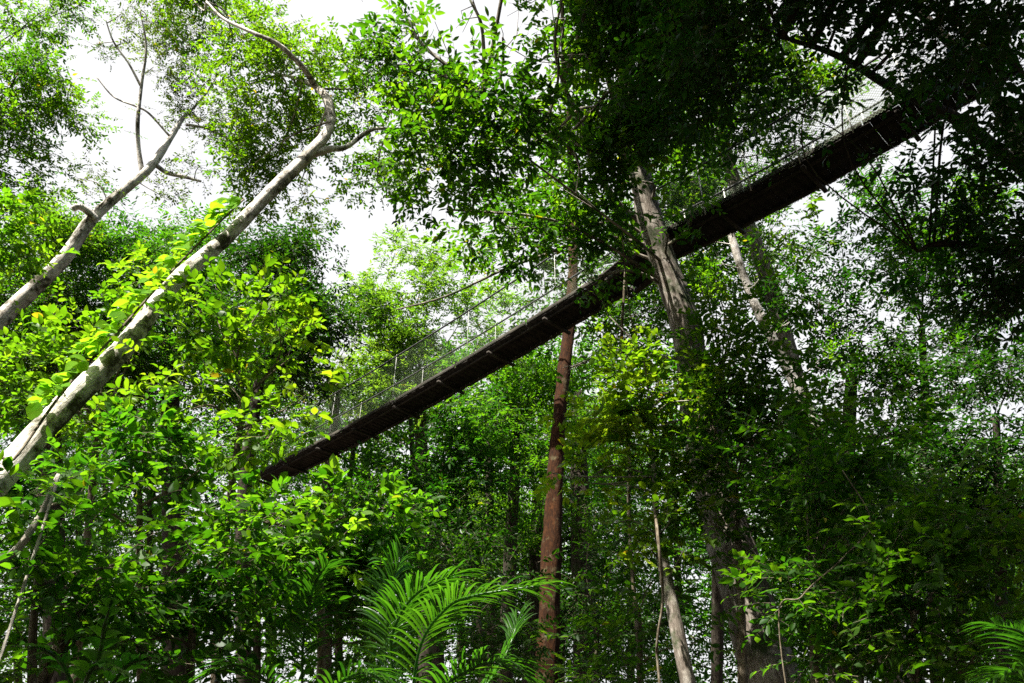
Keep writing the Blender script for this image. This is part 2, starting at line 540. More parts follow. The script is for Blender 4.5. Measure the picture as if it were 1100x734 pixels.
def bridge(name, label, a, b, width, sag, hand_h, n_sus, rng, strand):
    """one span: a, b ends of the deck's centre line"""
    root = empty(name, label, 'walkway', (a + b) / 2 * np.array([1, 1, 0]) + np.array([0, 0, (a[2] + b[2]) / 2]), 'spans of the canopy walkway')
    base = np.array(root.location)
    L = np.linalg.norm(b - a)
    T = (b - a) / L
    S = nrm(np.cross(T, UP))                       # to the right of travel
    def cl(s, off=0.0, h=0.0):
        s = np.asarray(s, float)
        z = -sag * 4 * s * (1 - s)
        return a + (b - a) * s[..., None] + S * off + UP * (z + h)[..., None]
    # deck of cross planks
    g = Geo()
    npl = int(L / 0.158)
    for i in range(npl):
        s = (i + .5) / npl
        c = cl(np.array(s)) + UP * rng.normal(0, .004)
        w = width * (1 + rng.normal(0, .012))
        yaw = rng.normal(0, .003)
        box(g, c + S * rng.normal(0, .006), T * math.cos(yaw) + S * math.sin(yaw), S * math.cos(yaw) - T * math.sin(yaw), UP, 0.1535, w, 0.03)
    g.build('deck', 'plank', root, base)
    ss = np.linspace(0, 1, 60)
    for off in (-.36 * width, .36 * width):
        g = Geo(); tube(g, cl(ss, off, -.055 + 0 * ss), np.full(60, .032), 8); g.build('stringer', 'beam', root, base, True)
    # long walking boards on the planks and edge boards
    for off in (-.5 * width, .5 * width):
        g = Geo()
        nb = int(L / 2.4) + 1
        for i in range(nb):
            s0, s1 = i / nb + .002, (i + 1) / nb - .002
            p0, p1 = cl(np.array(s0), off, np.array(.06)), cl(np.array(s1), off, np.array(.06))
            box(g, (p0 + p1) / 2, nrm(p1 - p0), S, UP, np.linalg.norm(p1 - p0), .035, .10)
        g.build('edge_board', 'beam', root, base)
    # under-deck joists
    nj = int(L / 1.6)
    for i in range(nj + 1):
        s = np.array(i / nj * .99 + .005)
        g = Geo(); box(g, cl(s, 0, np.array(-.115)), T, S, UP, .07, width * 1.06, .05)
        g.build('joist', 'beam', root, base)
    # hand cables and upper cables
    for off in (-.56 * width, .56 * width):
        for h, rr, nm in ((hand_h, .022, 'hand_cable'), (hand_h * .52, .004, 'side_rope')):
            g = Geo(); tube(g, cl(ss, off, h + 0 * ss), np.full(60, rr), 7); g.build(nm, 'cable', root, base, True)
    # suspenders
    for off in (-.56 * width, .56 * width):
        for i in range(n_sus):
            s = np.array((i + .5) / n_sus)
            g = Geo()
            p0 = cl(s, off, np.array(-.06)); p1 = cl(s, off, np.array(hand_h + .05))
            tube(g, np.array([p0, (p0 + p1) / 2 + S * .01, p1]), np.full(3, .004 if strand < .002 else .012), 7)
            g.build('suspender', 'rope', root, base, True)
        # diamond netting from the deck edge up to the hand cable
        g = Geo()
        step = .062
        n = int(L / step)
        A, Bp = [], []
        rise = hand_h
        for i in range(-int(rise / step), n):
            for sg in (1, -1):
                x0, x1 = i * step, i * step + rise
                lo, hi = max(0, x0), min(L, x1)
                if hi - lo < .05:
                    continue
                h0, h1 = (lo - x0), (hi - x0)
                if sg < 0:
                    h0, h1 = rise - h0, rise - h1
                A.append(cl(np.array(lo / L), off, np.array(h0))); Bp.append(cl(np.array(hi / L), off, np.array(h1)))
        A, Bp = np.array(A), np.array(Bp)
        m = len(A)
        twigs(g, A, Bp, np.full(m, strand), np.full(m, strand))
        g.build('netting', 'net', root, base)
    return root


rb = np.random.default_rng(3)
pA, pB = on_plane(285, 516), on_plane(668, 303)
pC, pD = on_plane(706, 272), on_plane(1090, 58)
bridge('suspension_walkway', 'lower span of the narrow plank walkway, from the bright bushes to the big central trunk', pA, pB, .80, .20, 1.38, 5, rb, .0009)
bridge('suspension_walkway', 'upper span of the narrow plank walkway, from the central trunk into the dark top right', pC, pD, .80, .16, 1.12, 7, rb, .0034)

# timber landing lashed to the central trunk between the spans
def landing():
    c = on_plane(688, 287)
    T = nrm((pC - pB) * np.array([1, 1, 0])); S = nrm(np.cross(T, UP))
    root = empty('tree_platform', 'dark timber landing around the big central trunk where both walkway spans meet', 'platform', c)
    g = Geo()
    for i in range(7):
        box(g, c + T * (-.48 + i * .16), T, S, UP, .15, 1.0, .035)
    g.build('deck', 'plank', root, c)
    for o in (-.36, .36):
        g = Geo(); box(g, c + S * o - UP * .085, T, S, UP, 1.2, .09, .10)
        g.build('joist', 'beam', root, c)


landing()

# ------------------------------------------------------------------ climbers, palms, lianas
def ribbon_frond(name, root, base, pts, w_base, ll, n, lw, mat, rng, fold=.5, droop=.35, rach=.012, detail=2, spread=.75, tone=.5):
    """a feather leaf: curved rachis with two rows of leaflets"""
    q, r = smooth_path(pts, [rach] * (len(pts) - 1) + [rach * .3], 40)
    gr = Geo(); tube(gr, q, r, 6)
    fr = gr.build(name, mat, root, base, True)
    T = nrm(np.gradient(q, axis=0))
    s = np.linspace(.16, .995, n)
    gl = Geo()
    for sg in (-1, 1):
        ss = np.clip(s + rng.normal(0, .002, n), 0, 1)
        i = ss * 39
        i0 = np.minimum(i.astype(int), 38); f = (i - i0)[:, None]
        pos = q[i0] * (1 - f) + q[i0 + 1] * f
        t = nrm(T[i0] * (1 - f) + T[i0 + 1] * f)
        sd = nrm(np.cross(t, UP)) * sg
        up = nrm(np.cross(sd * sg, t))
        ang = spread * (1 - .55 * ss)[:, None]
        ax = nrm(sd * np.sin(ang * 1.5) + t * np.cos(ang * 1.2) + up * fold * .45 + rng.normal(0, .085, (n, 3)))
        miss = np.where(rng.random(n) < .10, rng.uniform(.15, .6, n), 1.0)
        ln = miss * ll * (np.sin(np.pi * (.16 + .66 * ss)) ** .6) * rng.uniform(.85, 1.08, n)
        # blade with 6 stations, drooping to the tip
        K = 6
        kk = np.linspace(0, 1, K)
        prof = np.array([.25, .85, 1, .82, .5, .04])
        wv = nrm(np.cross(ax, up))
        cen = pos[:, None] + ax[:, None] * (kk[None] * ln[:, None])[..., None] - UP * (droop * ln[:, None] * kk[None] ** 2.2)[..., None]
        hw = lw * ll * .5 * prof
        a = cen + wv[:, None] * hw[None, :, None] + up[:, None] * (hw * .5)[None, :, None]
        b = cen - wv[:, None] * hw[None, :, None] + up[:, None] * (hw * .5)[None, :, None]
        V = np.stack([a, cen, b], 2).reshape(n, K * 3, 3)
        ff = []
        for k in range(K - 1):
            o = k * 3
            ff += [[o, o + 1, o + 4, o + 3], [o + 1, o + 2, o + 5, o + 4]]
        ff = np.array(ff)
        F = (np.arange(n)[:, None, None] * (K * 3) + ff[None]).reshape(-1)
        tn = np.clip(tone + rng.normal(0, .1, n), 0, 1)
        gl.add(V.reshape(-1, 3), F, np.full(n * len(ff), 4), np.repeat(tn, K * 3))
    o = gl.build('leaflets', mat, fr, base if False else None, True)
    # child of the frond: its vertices are in world space, the frond sits at the root's base
    o.data.transform(__import__('mathutils').Matrix.Translation(-Vector(base)))
    return fr


def palm(name, label, crown_px, fronds, ll, seed, n=42, lw=.085, tone=.5, mat='leaf_palm', cat='palm'):
    rng = np.random.default_rng(seed)
    c = P(*crown_px)
    base = np.array([c[0], c[1], 0.0])
    root = empty(name, label, cat, base)
    g = Geo()
    h = max(.3, c[2])
    q, r = smooth_path([base + [0, 0, -.1], base + [.03, .02, h * .5], c], [.07, .055, .05], 24)
    tube(g, q, r, 12, .04, True, rng)
    g.build('trunk', 'stem', root, base, True)
    for f in fronds:
        pts = [c] + [P(*p) for p in f]
        ribbon_frond('frond', root, base, pts, .02, ll * rng.uniform(.9, 1.08), n, lw, mat, rng, tone=tone)
    return root


palm('palm', 'feather palm with two sunlit arching fronds, left of the red brown trunk', (438, 800, 6.3),
     [[(450, 700, 6.1), (478, 655, 6.0), (510, 640, 5.9), (580, 629, 5.8)],
      [(420, 705, 6.5), (428, 665, 6.5), (450, 636, 6.4), (489, 617, 6.3)],
      [(415, 720, 6.8), (415, 670, 7.0), (420, 630, 7.1), (432, 597, 7.2)],
      [(470, 745, 6.0), (500, 722, 5.9), (530, 712, 5.8), (560, 728, 5.7)],
      [(480, 790, 6.6), (520, 740, 6.9), (545, 700, 7.1), (556, 668, 7.3)]], .50, 11, tone=.3, n=44, lw=.046)
palm('palm', 'shaded feather palm with upright dark fronds at the bottom, left of the sunlit palm', (325, 770, 6.6),
     [[(325, 700, 6.6), (330, 660, 6.6), (338, 628, 6.5), (352, 606, 6.4)],
      [(300, 745, 6.2), (270, 720, 6.0), (245, 715, 5.9), (215, 730, 5.8)],
      [(350, 745, 6.3), (380, 725, 6.2), (402, 725, 6.1), (425, 745, 6.0)]], .42, 12, tone=.15, n=33, lw=.055)
palm('palm', 'green feather palm frond entering at the bottom right corner of the view', (1125, 800, 5.6),
     [[(1125, 730, 5.5), (1115, 700, 5.4), (1098, 680, 5.3), (1070, 672, 5.2)],
      [(1120, 755, 5.3), (1108, 730, 5.2), (1090, 722, 5.1), (1065, 732, 5.0)],
      [(1150, 720, 5.9), (1160, 650, 6.1), (1175, 610, 6.2), (1200, 590, 6.2)]], .44, 13, tone=.3, n=34, lw=.055)
palm('pinnate_sapling', 'small sapling with paired oval leaflets in deep shade at the bottom left', (92, 790, 4.6),
     [[(100, 730, 4.5), (108, 700, 4.5), (112, 675, 4.45), (118, 652, 4.4)],
      [(80, 745, 4.5), (68, 715, 4.4), (52, 700, 4.3), (30, 694, 4.3)],
      [(112, 750, 4.6), (128, 725, 4.6), (142, 712, 4.6), (160, 708, 4.6)],
      [(90, 750, 4.3), (95, 725, 4.2), (105, 716, 4.2), (124, 722, 4.1)]], .15, 14, n=8, lw=.36, tone=.15, cat='sapling')


def climber():
    rng = np.random.default_rng(5)
    way = [(-30, 545, 6.4), (18, 490, 6.75), (70, 418, 7.35), (128, 355, 8.0), (186, 290, 8.75), (235, 240, 9.5), (262, 214, 10.0)]
    pts = np.array([P(*w) for w in way])
    base = np.array([pts[0][0], pts[0][1], 0.])
    root = empty('climbing_vine', 'climbing vine with overlapping round leaves along the upper side of the pale leaning trunk', 'vine', base)
    start = np.vstack([base, pts])
    q, r = smooth_path(start, [.012] * len(start), 70)
    g = Geo(); tube(g, q, r, 6); g.build('stem', 'stem', root, base, True)
    q, _ = smooth_path(pts, [1] * len(pts), 400)
    n = 210
    s = np.sort(rng.uniform(.26, 1.0, n) ** .9) * 399
    pos = q[s.astype(int)]
    T = nrm(np.gradient(q, axis=0))[s.astype(int)]
    view = nrm(pos - CAM)
    out = nrm(np.cross(T, np.array([0., .85, .52])))     # off the trunk's upper left side
    out = np.where(out[:, 0:1] > 0, -out, out)
    pos = pos + out * rng.uniform(.0, .15, n)[:, None] - view * rng.uniform(-.1, .22, n)[:, None]
    ax = out * .6 + T * rng.uniform(-.6, .2, n)[:, None] + rng.normal(0, .30, (n, 3)) - UP * .25
    nr = nrm(SUN * .6 - view * .25 + UP * .25 - out * .2 + rng.normal(0, .26, (n, 3)))
    g = Geo()
    leaves(g, pos, ax, nr, rng.uniform(.08, .185, n), .80, np.clip(rng.normal(.66, .12, n), 0, .9), 2, rng)
    g.build('foliage', 'leaf_vine', root, base, True)


climber()


def liana(name, label, way, mat='stem_pale', cat='liana', ground=True):
    pts = [P(u, v, t) for u, v, t, w in way]
    rad = [w * t / FPX / 2 for u, v, t, w in way]
    if ground:
        p = pts[-1].copy(); p[2] = -.1
        pts.append(p); rad.append(rad[-1])
    base = np.array([pts[-1][0], pts[-1][1], 0.])
    q, r = smooth_path(pts, rad, 60)
    g = Geo(); tube(g, q, r, 8, .08)
    o = g.build(name, mat, None, base, True)
    o.location = base
    o['label'] = label; o['category'] = cat


liana('liana', 'thin liana hanging in a loose curve just left of the broken pale stem', [(668, 250, 14.0, 1.2), (676, 330, 13.8, 1.2), (690, 410, 13.4, 1.3), (699, 470, 12.8, 1.5), (700, 520, 12.0, 1.8), (706, 570, 10.3, 3.5), (712, 640, 10.2, 2.8), (706, 690, 10.1, 2.8), (709, 740, 10, 2.8)], 'stem')
liana('liana', 'thin dark vine hanging straight below the walkway beside the big central trunk', [(672, 290, 15.2, 3), (668, 360, 14.8, 3.5), (672, 420, 14.5, 3.5), (676, 500, 14, 4), (678, 600, 13.6, 4)], 'stem')
liana('liana', 'thin twisting liana against the dark foliage right of the central trunk foot', [(905, 505, 9.2, 1.2), (935, 560, 9, 1.6), (905, 600, 9, 1.6), (862, 640, 8.8, 1.4), (838, 690, 8.7, 1.4)], 'stem')
liana('dead_branch', 'bleached dead branch hooked among shaded leaves at the left edge', [(-20, 612, 5.4, 6), (10, 597, 5.4, 9), (28, 578, 5.4, 9), (42, 556, 5.5, 6), (52, 548, 5.5, 3)], cat='branch')
liana('fallen_pole', 'dark leaning dead stem rising through the lower left undergrowth', [(120, 605, 6.2, 8), (92, 650, 6.1, 11), (62, 700, 6.0, 14), (40, 750, 5.9, 16)], 'stem', 'dead stem')
# ------------------------------------------------------------------ trees near and in the middle distance
tree('leaning_tree', 'pale mottled tree leaning right across the left side, its trunk carrying a leafy vine', 'bark_pale',
     [(-40, 565, 6.5, 32.4), (0, 514, 6.9, 29.2), (66, 440, 7.6, 24.9), (133, 373, 8.2, 21.1), (184, 307, 9, 18.0), (242, 257, 9.8, 15.5), (289, 208, 10.6, 14.3), (330, 168, 11.2, 13.1), (350, 145, 11.5, 11.3), (357, 128, 11.7, 8.6)],
     'small',
     [(285, 72, 12, 55), (250, 45, 13, 45), (298, 112, 12.5, 42), (238, 100, 13, 42), (395, 95, 12.5, 50), (425, 150, 13, 48), (300, 160, 13, 48, 2.6), (262, 185, 13, 38, 2.4),
      (365, 80, 13, 26, 1.2), (322, 200, 13.5, 30, 1.4), (405, 195, 13.5, 40), (215, 5, 14, 45, 3), (250, -25, 14, 45, 3), (185, -30, 14.5, 50, 3), (345, 120, 13, 34), (325, 55, 12.5, 24, 1.5)],
     limbs=[[(356, 130, 11.7, 11.2), (352, 108, 11.8, 9.6), (340, 94, 12, 6.4), (318, 84, 12.1, 4.0), (300, 80, 12.2, 2.4)],
            [(339, 93, 11.8, 6.5), (328, 76, 11.4, 6), (313, 60, 11.2, 5.5), (296, 46, 11.1, 5), (271, 35, 11.1, 4), (240, 20, 11.3, 3), (222, 2, 11.5, 2.4)],
            [(338, 164, 11.3, 10.4), (356, 160, 11.5, 7.2), (372, 158, 11.7, 5.6), (398, 140, 12.0, 4.0), (420, 138, 12.2, 2.4)]],
     lai=2.3, limb_w=.018, rough=.09, sides=26, spec_over=dict(mat='leaf_bright', tone=.35))

tree('slender_tree', 'slender pale trunk forking against the bright sky at the upper left with sparse olive leaves', 'bark_pale',
     [(-60, 402, 14, 22.3), (0, 344, 15, 19.0), (64, 283, 15.6, 15.1), (95, 240, 16, 12.5), (118, 217, 16.3, 10.5), (160, 181, 16.8, 9.2), (183, 148, 17.2, 6.6), (196, 128, 17.5, 4.6), (206, 118, 17.7, 2.7), (222, 100, 17.8, 2.0), (236, 76, 18, 1.4)],
     'olive',
     [(100, 48, 17, 28, 1.4), (158, 25, 17.5, 32, 1.3), (165, 72, 17, 24, 1.2), (205, 62, 17.5, 30, 1.5), (192, 112, 17.5, 24, 1.6), (226, 145, 17.5, 28, 1.4), (85, 192, 16, 20, 1.2), (182, 215, 17, 22, .9),
      (215, 178, 17, 22, 1.0), (130, 15, 17, 30, .9), (150, 122, 16.8, 9, 1), (190, 20, 17.3, 28, 1.4)],
     limbs=[[(103, 236, 16, 8.6), (93, 226, 15.9, 7.9), (84, 222, 15.8, 7.3), (78, 225, 15.75, 6.6)],
            [(153, 187, 16.7, 5.9), (149, 160, 16.8, 4.6), (148, 130, 16.8, 4.3), (152, 92, 17, 3.3), (157, 50, 17, 2.3), (150, 10, 17, 1.3)],
            [(151, 92, 17, 3.0), (138, 68, 17, 2.3), (122, 45, 17, 2.0), (113, 20, 17, 1.3)],
            [(182, 146, 17.1, 2.6), (160, 122, 17, 2.3), (145, 114, 17, 2.0), (122, 104, 17, 1.7), (103, 82, 17, 1.3)],
            [(168, 178, 16.9, 5.3), (180, 186, 17, 4.6), (198, 190, 17, 4.0), (216, 195, 17, 2.6)],
            [(200, 134, 17.4, 3.3), (222, 138, 17.4, 2.6), (245, 148, 17.4, 2.0), (264, 150, 17.4, 1.3)]],
     limb_w=.013, rough=.04)

tree('broadleaf_tree', 'green crown hanging into the sky at the left edge, top left of the view', 'bark_dark',
     [(-150, 520, 12, 30), (-90, 250, 13.5, 22), (-50, 100, 14.5, 14)], 'small',
     [(18, 82, 14, 48), (55, 88, 14.5, 36), (72, 122, 14.5, 26, 2), (8, 135, 14, 40), (12, 18, 15, 42, 2), (55, 8, 16, 36, 1.8), (52, 190, 15, 24, 1.6), (10, 190, 14, 32), (95, 2, 16, 26, 1.4), (-40, 110, 14, 60), (30, 150, 14, 24, 2)],
     lai=2.8, spec_over=dict(mat='leaf_bright', tone=.3))

tree('broadleaf_tree', 'yellow green leafy crown at the left edge below the pale slender trunk fork', 'bark_dark',
     [(-130, 560, 11, 22), (-70, 400, 11.5, 16), (-25, 290, 12, 11)], 'bright',
     [(5, 238, 12, 36), (28, 262, 12.3, 28), (-30, 270, 12, 40), (5, 290, 12, 26)], lai=2.6)

tree('dense_tree', 'dark dense tree standing behind the slender pale trunk on the far left', 'bark_dark',
     [(60, 800, 20, 26), (55, 500, 22, 22), (50, 330, 23, 16)], 'middle',
     [(30, 275, 22, 58), (92, 262, 23, 52), (20, 345, 21, 58), (75, 330, 22, 55), (-30, 320, 22, 60), (20, 420, 21, 60), (90, 400, 22, 60)], lai=3.6)
tree('dense_tree', 'mid green round crowned tree behind the vine covered leaning trunk', 'bark_dark',
     [(190, 800, 22, 26), (185, 520, 23, 22), (180, 360, 25, 16)], 'middle',
     [(165, 262, 25, 50), (120, 290, 24, 48), (215, 290, 24, 48), (170, 320, 24, 55), (230, 340, 24, 50), (130, 370, 23, 55), (200, 400, 23, 60), (195, 245, 25, 28, 2)], lai=3.6)
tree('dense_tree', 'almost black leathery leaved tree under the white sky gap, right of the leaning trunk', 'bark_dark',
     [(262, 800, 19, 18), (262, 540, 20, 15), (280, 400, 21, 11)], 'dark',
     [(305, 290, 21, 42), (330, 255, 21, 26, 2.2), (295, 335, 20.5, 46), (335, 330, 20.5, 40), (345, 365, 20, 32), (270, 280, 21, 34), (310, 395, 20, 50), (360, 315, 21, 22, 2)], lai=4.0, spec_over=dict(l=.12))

tree('young_tree', 'sunlit young tree with bright oval leaves, right of the vine covered trunk', 'stem',
     [(225, 830, 7.9, 12), (240, 600, 8.2, 9), (262, 430, 8.4, 6)], 'bright',
     [(285, 325, 8.6, 44), (240, 365, 8.6, 48), (312, 385, 8.3, 40), (260, 430, 8, 55), (306, 440, 8, 34), (268, 462, 7.9, 38), (296, 468, 7.8, 24), (205, 440, 7.9, 46), (300, 350, 8.4, 34), (228, 330, 8.8, 36)], lai=2.7)
tree('young_tree', 'sunlit yellow green young tree behind and left of the vine covered trunk', 'stem',
     [(70, 830, 8.8, 12), (90, 620, 9.2, 9), (105, 460, 9.5, 6)], 'bright',
     [(105, 365, 9.6, 44), (140, 335, 9.8, 36), (165, 300, 10, 28), (60, 400, 9.2, 46), (25, 420, 9, 42), (80, 440, 8.8, 44), (195, 300, 10, 24, 2)], lai=2.6)
tree('young_tree', 'leafy young tree under the lower end of the vine covered trunk', 'stem',
     [(150, 830, 7.0, 11), (150, 650, 7.2, 8), (150, 530, 7.4, 6)], 'bright',
     [(150, 480, 7.4, 55), (95, 520, 7.2, 44), (215, 505, 7.2, 50), (120, 450, 7.8, 40), (40, 545, 7.0, 40)], lai=2.4, spec_over=dict(mat='leaf_mid', tone=.62))
tree('young_tree', 'light green sapling in front of the lower end of the walkway', 'stem',
     [(345, 830, 7.4, 10), (345, 650, 7.5, 8), (340, 560, 7.6, 5)], 'bright',
     [(348, 552, 7.6, 22), (310, 568, 7.6, 30), (372, 555, 7.6, 28), (278, 560, 7.4, 34), (330, 590, 7.4, 40)], lai=2.3)

tree('shrub', 'shaded leafy shrub at the left edge under the leaning trunk', 'stem',
     [(30, 840, 5.6, 12), (35, 690, 5.7, 9), (40, 620, 5.7, 6)], 'young',
     [(50, 575, 5.8, 60), (20, 640, 5.6, 60), (110, 610, 6.0, 60), (60, 700, 5.6, 60)], lai=3.2, part='foliage', cat='shrub', stem='stem')
tree('shrub', 'shrub with many small leaves left of the shaded palm at bottom', 'stem',
     [(200, 840, 6.4, 12), (205, 700, 6.5, 9), (210, 640, 6.5, 6)], 'young',
     [(195, 575, 6.8, 58), (250, 590, 6.8, 58), (180, 650, 6.5, 60), (250, 660, 6.5, 60), (140, 690, 6.2, 50), (220, 715, 6.2, 50)], lai=3.2, part='foliage', cat='shrub', stem='stem')
tree('shrub', 'green shrub below the lower walkway end, behind the palms', 'stem',
     [(350, 840, 8.4, 12), (352, 720, 8.6, 9), (355, 650, 8.7, 6)], 'young',
     [(330, 580, 8.6, 52), (385, 560, 9, 50), (405, 610, 9, 50), (345, 640, 8.5, 55), (300, 620, 8.4, 50), (440, 650, 9, 50), (385, 690, 8.6, 60)], lai=3.6, part='foliage', cat='shrub', stem='stem')

# the big central tree
tree('canopy_tree', 'big grey tree at centre right beside the walkway, its wide leafy crown filling the top', 'bark_grey',
     [(846, 765, 11.6, 66.5), (825, 715, 11.8, 59.8), (796, 620, 12.4, 51.3), (771, 540, 13.0, 44.6), (750, 440, 13.8, 37.0), (736, 350, 14.4, 32.3), (716, 290, 14.8, 29.4), (701, 245, 15.0, 26.6), (688, 190, 15.3, 22.8), (680, 130, 15.6, 18.1), (666, 60, 15.9, 13.3), (655, 0, 16.2, 9.5)],
     'canopy',
     [(600, 60, 13, 80), (520, 95, 11.5, 66), (468, 62, 11.5, 50), (452, 112, 11.8, 42), (480, 170, 11.8, 48), (560, 165, 12.3, 66), (640, 115, 13, 66), (690, 40, 13, 80), (610, -30, 13, 90), (505, 0, 12, 66),
      (720, 130, 13.5, 58), (625, 205, 14.3, 48), (545, 245, 14.3, 46), (480, 225, 13, 34, 2.0), (440, 22, 12.5, 28), (540, 40, 12.2, 52), (575, 105, 12.6, 46), (560, -120, 13, 110), (720, -100, 13, 110), (760, 60, 12.5, 60), (590, 255, 14.8, 40, 2.4), (660, 170, 14, 50), (420, 70, 12.5, 24), (655, 268, 14.4, 30, 3), (632, 300, 14.4, 22, 1.4), (690, 195, 14.5, 26, 2), (718, 252, 14.0, 13, 1.6), (612, 395, 14.6, 15, 1.5), (745, 225, 14.2, 26, 2),
      (1.1, 4.6, 14.4, 2.3, 4.4, 'm'), (2.6, 5.2, 14.0, 2.4, 4.4, 'm'), (1.2, 2.2, 13.6, 2.5, 4.2, 'm'), (2.2, 8.2, 15.5, 2.2, 4, 'm'), (3.8, 2.0, 13.5, 2.4, 4.2, 'm')],  # clumps added above the frame to keep sun off the lower right
     limbs=[[(690, 195, 16.2, 13.6), (672, 175, 16, 12.0), (668, 140, 15.6, 9.6), (655, 90, 15.2, 7.2), (640, 40, 14.8, 4.8)],
            [(700, 240, 15.9, 10.4), (668, 225, 15.6, 8.8), (640, 180, 15, 7.2), (622, 130, 14.4, 6.4), (605, 90, 13.8, 4.0)],
            [(640, 252, 14.9, 4), (590, 272, 14.8, 3.4), (545, 288, 14.7, 3), (480, 318, 14.5, 2.4), (425, 333, 14.4, 1.4)],
            [(672, 140, 15.6, 8.0), (620, 150, 14, 6.4), (560, 130, 13, 4.8), (520, 100, 12, 3.2)]],
     lai=3.7, rough=.07, sides=30, limb_w=.035, no_anchor=(2,))
tree('young_tree', 'sunlit leafy sapling clothing the central trunk below the walkway landing', 'bark_grey',
     [(752, 800, 10.2, 20), (738, 730, 10.3, 18), (722, 650, 10.7, 15), (711, 596, 11.2, 11), (706, 560, 11.6, 6), (702, 500, 12.0, 4), (698, 430, 12.5, 3)], 'bright',
     [(700, 388, 12.8, 36), (740, 398, 12.8, 32), (662, 408, 12.6, 30), (690, 452, 12.4, 42), (735, 450, 12.3, 36), (655, 470, 12.2, 32), (640, 520, 12, 24, 1.5), (655, 340, 13, 26, 2), (690, 510, 12, 36), (670, 560, 11.6, 34, 1.8), (712, 545, 11.0, 26, 1.8), (735, 590, 10.4, 24, 1.2), (700, 590, 10.8, 22, 1.4), (720, 500, 11.8, 34, 3), (592, 508, 12.0, 9, 2), (612, 511, 12, 10, 2), (636, 512, 12.1, 11, 2), (628, 450, 12.4, 18, 1.8), (720, 420, 12.2, 30), (680, 425, 12.2, 26), (745, 430, 12.0, 28), (655, 440, 12.3, 26)], lai=3.0, rough=.13, spec_over=dict(tone=.56, l=.13))
tree('young_tree', 'dark leaved young tree hiding the central trunk between landing and its foot', 'stem',
     [(800, 820, 10.4, 12), (796, 650, 11, 9), (790, 520, 12, 6)], 'canopy',
     [(780, 430, 12.6, 40), (820, 405, 12.8, 44), (760, 490, 12, 40), (815, 465, 12.2, 46), (790, 385, 13, 36), (745, 535, 11.6, 34), (800, 520, 11.8, 40), (835, 340, 13.4, 34, 1.6), (770, 340, 13.6, 30, 1.3), (850, 440, 12.6, 40, 1.6), (762, 560, 11.2, 34, 2.6), (750, 430, 12.4, 36), (735, 500, 11.8, 30), (765, 385, 12.9, 30)], lai=4.0)

# right top dark canopy
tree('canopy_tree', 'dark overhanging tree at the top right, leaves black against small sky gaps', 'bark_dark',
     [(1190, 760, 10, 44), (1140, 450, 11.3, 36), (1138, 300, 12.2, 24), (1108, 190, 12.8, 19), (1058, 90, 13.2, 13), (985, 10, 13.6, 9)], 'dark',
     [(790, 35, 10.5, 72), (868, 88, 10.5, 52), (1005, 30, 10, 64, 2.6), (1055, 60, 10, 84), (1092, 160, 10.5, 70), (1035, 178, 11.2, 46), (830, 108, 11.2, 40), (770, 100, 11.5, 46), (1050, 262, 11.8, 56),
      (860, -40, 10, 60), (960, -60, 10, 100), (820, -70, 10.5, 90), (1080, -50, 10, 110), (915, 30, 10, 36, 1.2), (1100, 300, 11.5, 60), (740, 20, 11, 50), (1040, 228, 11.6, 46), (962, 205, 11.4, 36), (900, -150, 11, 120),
      (5.6, 4.6, 13, 2.6, 3.2, 'm'), (8.5, 4.0, 12, 2.8, 3, 'm'), (8.8, 8, 9, 2.4, 3, 'm'), (6.2, .6, 12.5, 2.7, 3, 'm'), (9, -1, 11, 3, 2.6, 'm'), (3.2, -1.8, 12.6, 2.6, 2.6, 'm')],  # unseen clumps added overhead and behind to block sun and sky light
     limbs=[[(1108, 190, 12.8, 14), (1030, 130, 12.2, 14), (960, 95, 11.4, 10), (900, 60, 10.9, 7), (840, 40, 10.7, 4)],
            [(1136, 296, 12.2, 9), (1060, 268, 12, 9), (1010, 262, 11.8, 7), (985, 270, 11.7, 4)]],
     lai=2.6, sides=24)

tree('tall_tree', 'grey banded trunk passing behind the upper walkway span', 'bark_grey',
     [(985, 790, 20, 24.2), (962, 734, 20.2, 23.4), (905, 560, 20.7, 20.3), (862, 430, 21, 18.7), (828, 310, 21.3, 17.2), (800, 232, 21.6, 15.6), (782, 170, 22, 13.3), (770, 115, 22.3, 9.4), (762, 70, 22.5, 6.2)], 'middle',
     [(755, 140, 20.5, 44), (800, 110, 21, 44), (735, 195, 20.5, 40), (860, 150, 22, 40, 2), (720, 230, 21, 40), (820, 60, 21, 50), (765, 70, 22, 50), (840, 190, 22.5, 26, 1.6), (880, 110, 21.5, 40), (690, 300, 20.5, 34), (662, 345, 20.5, 36), (745, 300, 20.5, 34), (700, 350, 20.5, 36), (765, 235, 21, 26, 2), (820, 330, 21, 28, 1.8), (850, 250, 20, 36, 1.3), (822, 262, 20, 22, 1.2), (790, 300, 21, 24, 1.6)], lai=2.8)
tree('tall_tree', 'sunbleached pale trunk glimpsed in patches through leaves below the upper walkway span', 'bark_pale',
     [(1010, 790, 16.8, 19.0), (985, 734, 17, 17.4), (930, 600, 17.6, 15.3), (890, 490, 18, 13.7), (855, 415, 18.4, 12.2), (826, 358, 18.6, 11.0), (804, 311, 18.8, 9.5), (788, 261, 19, 7.9), (776, 215, 19.3, 5.3)], 'bright',
     [(770, 285, 18.6, 26, 1.4), (815, 300, 18.6, 30, 1.3), (850, 345, 18.2, 32, 1.6), (745, 260, 19, 26, 1.8), (880, 390, 18, 34, 1.6)], lai=1.6, spec_over=dict(mat='leaf_mid', rc=.5))
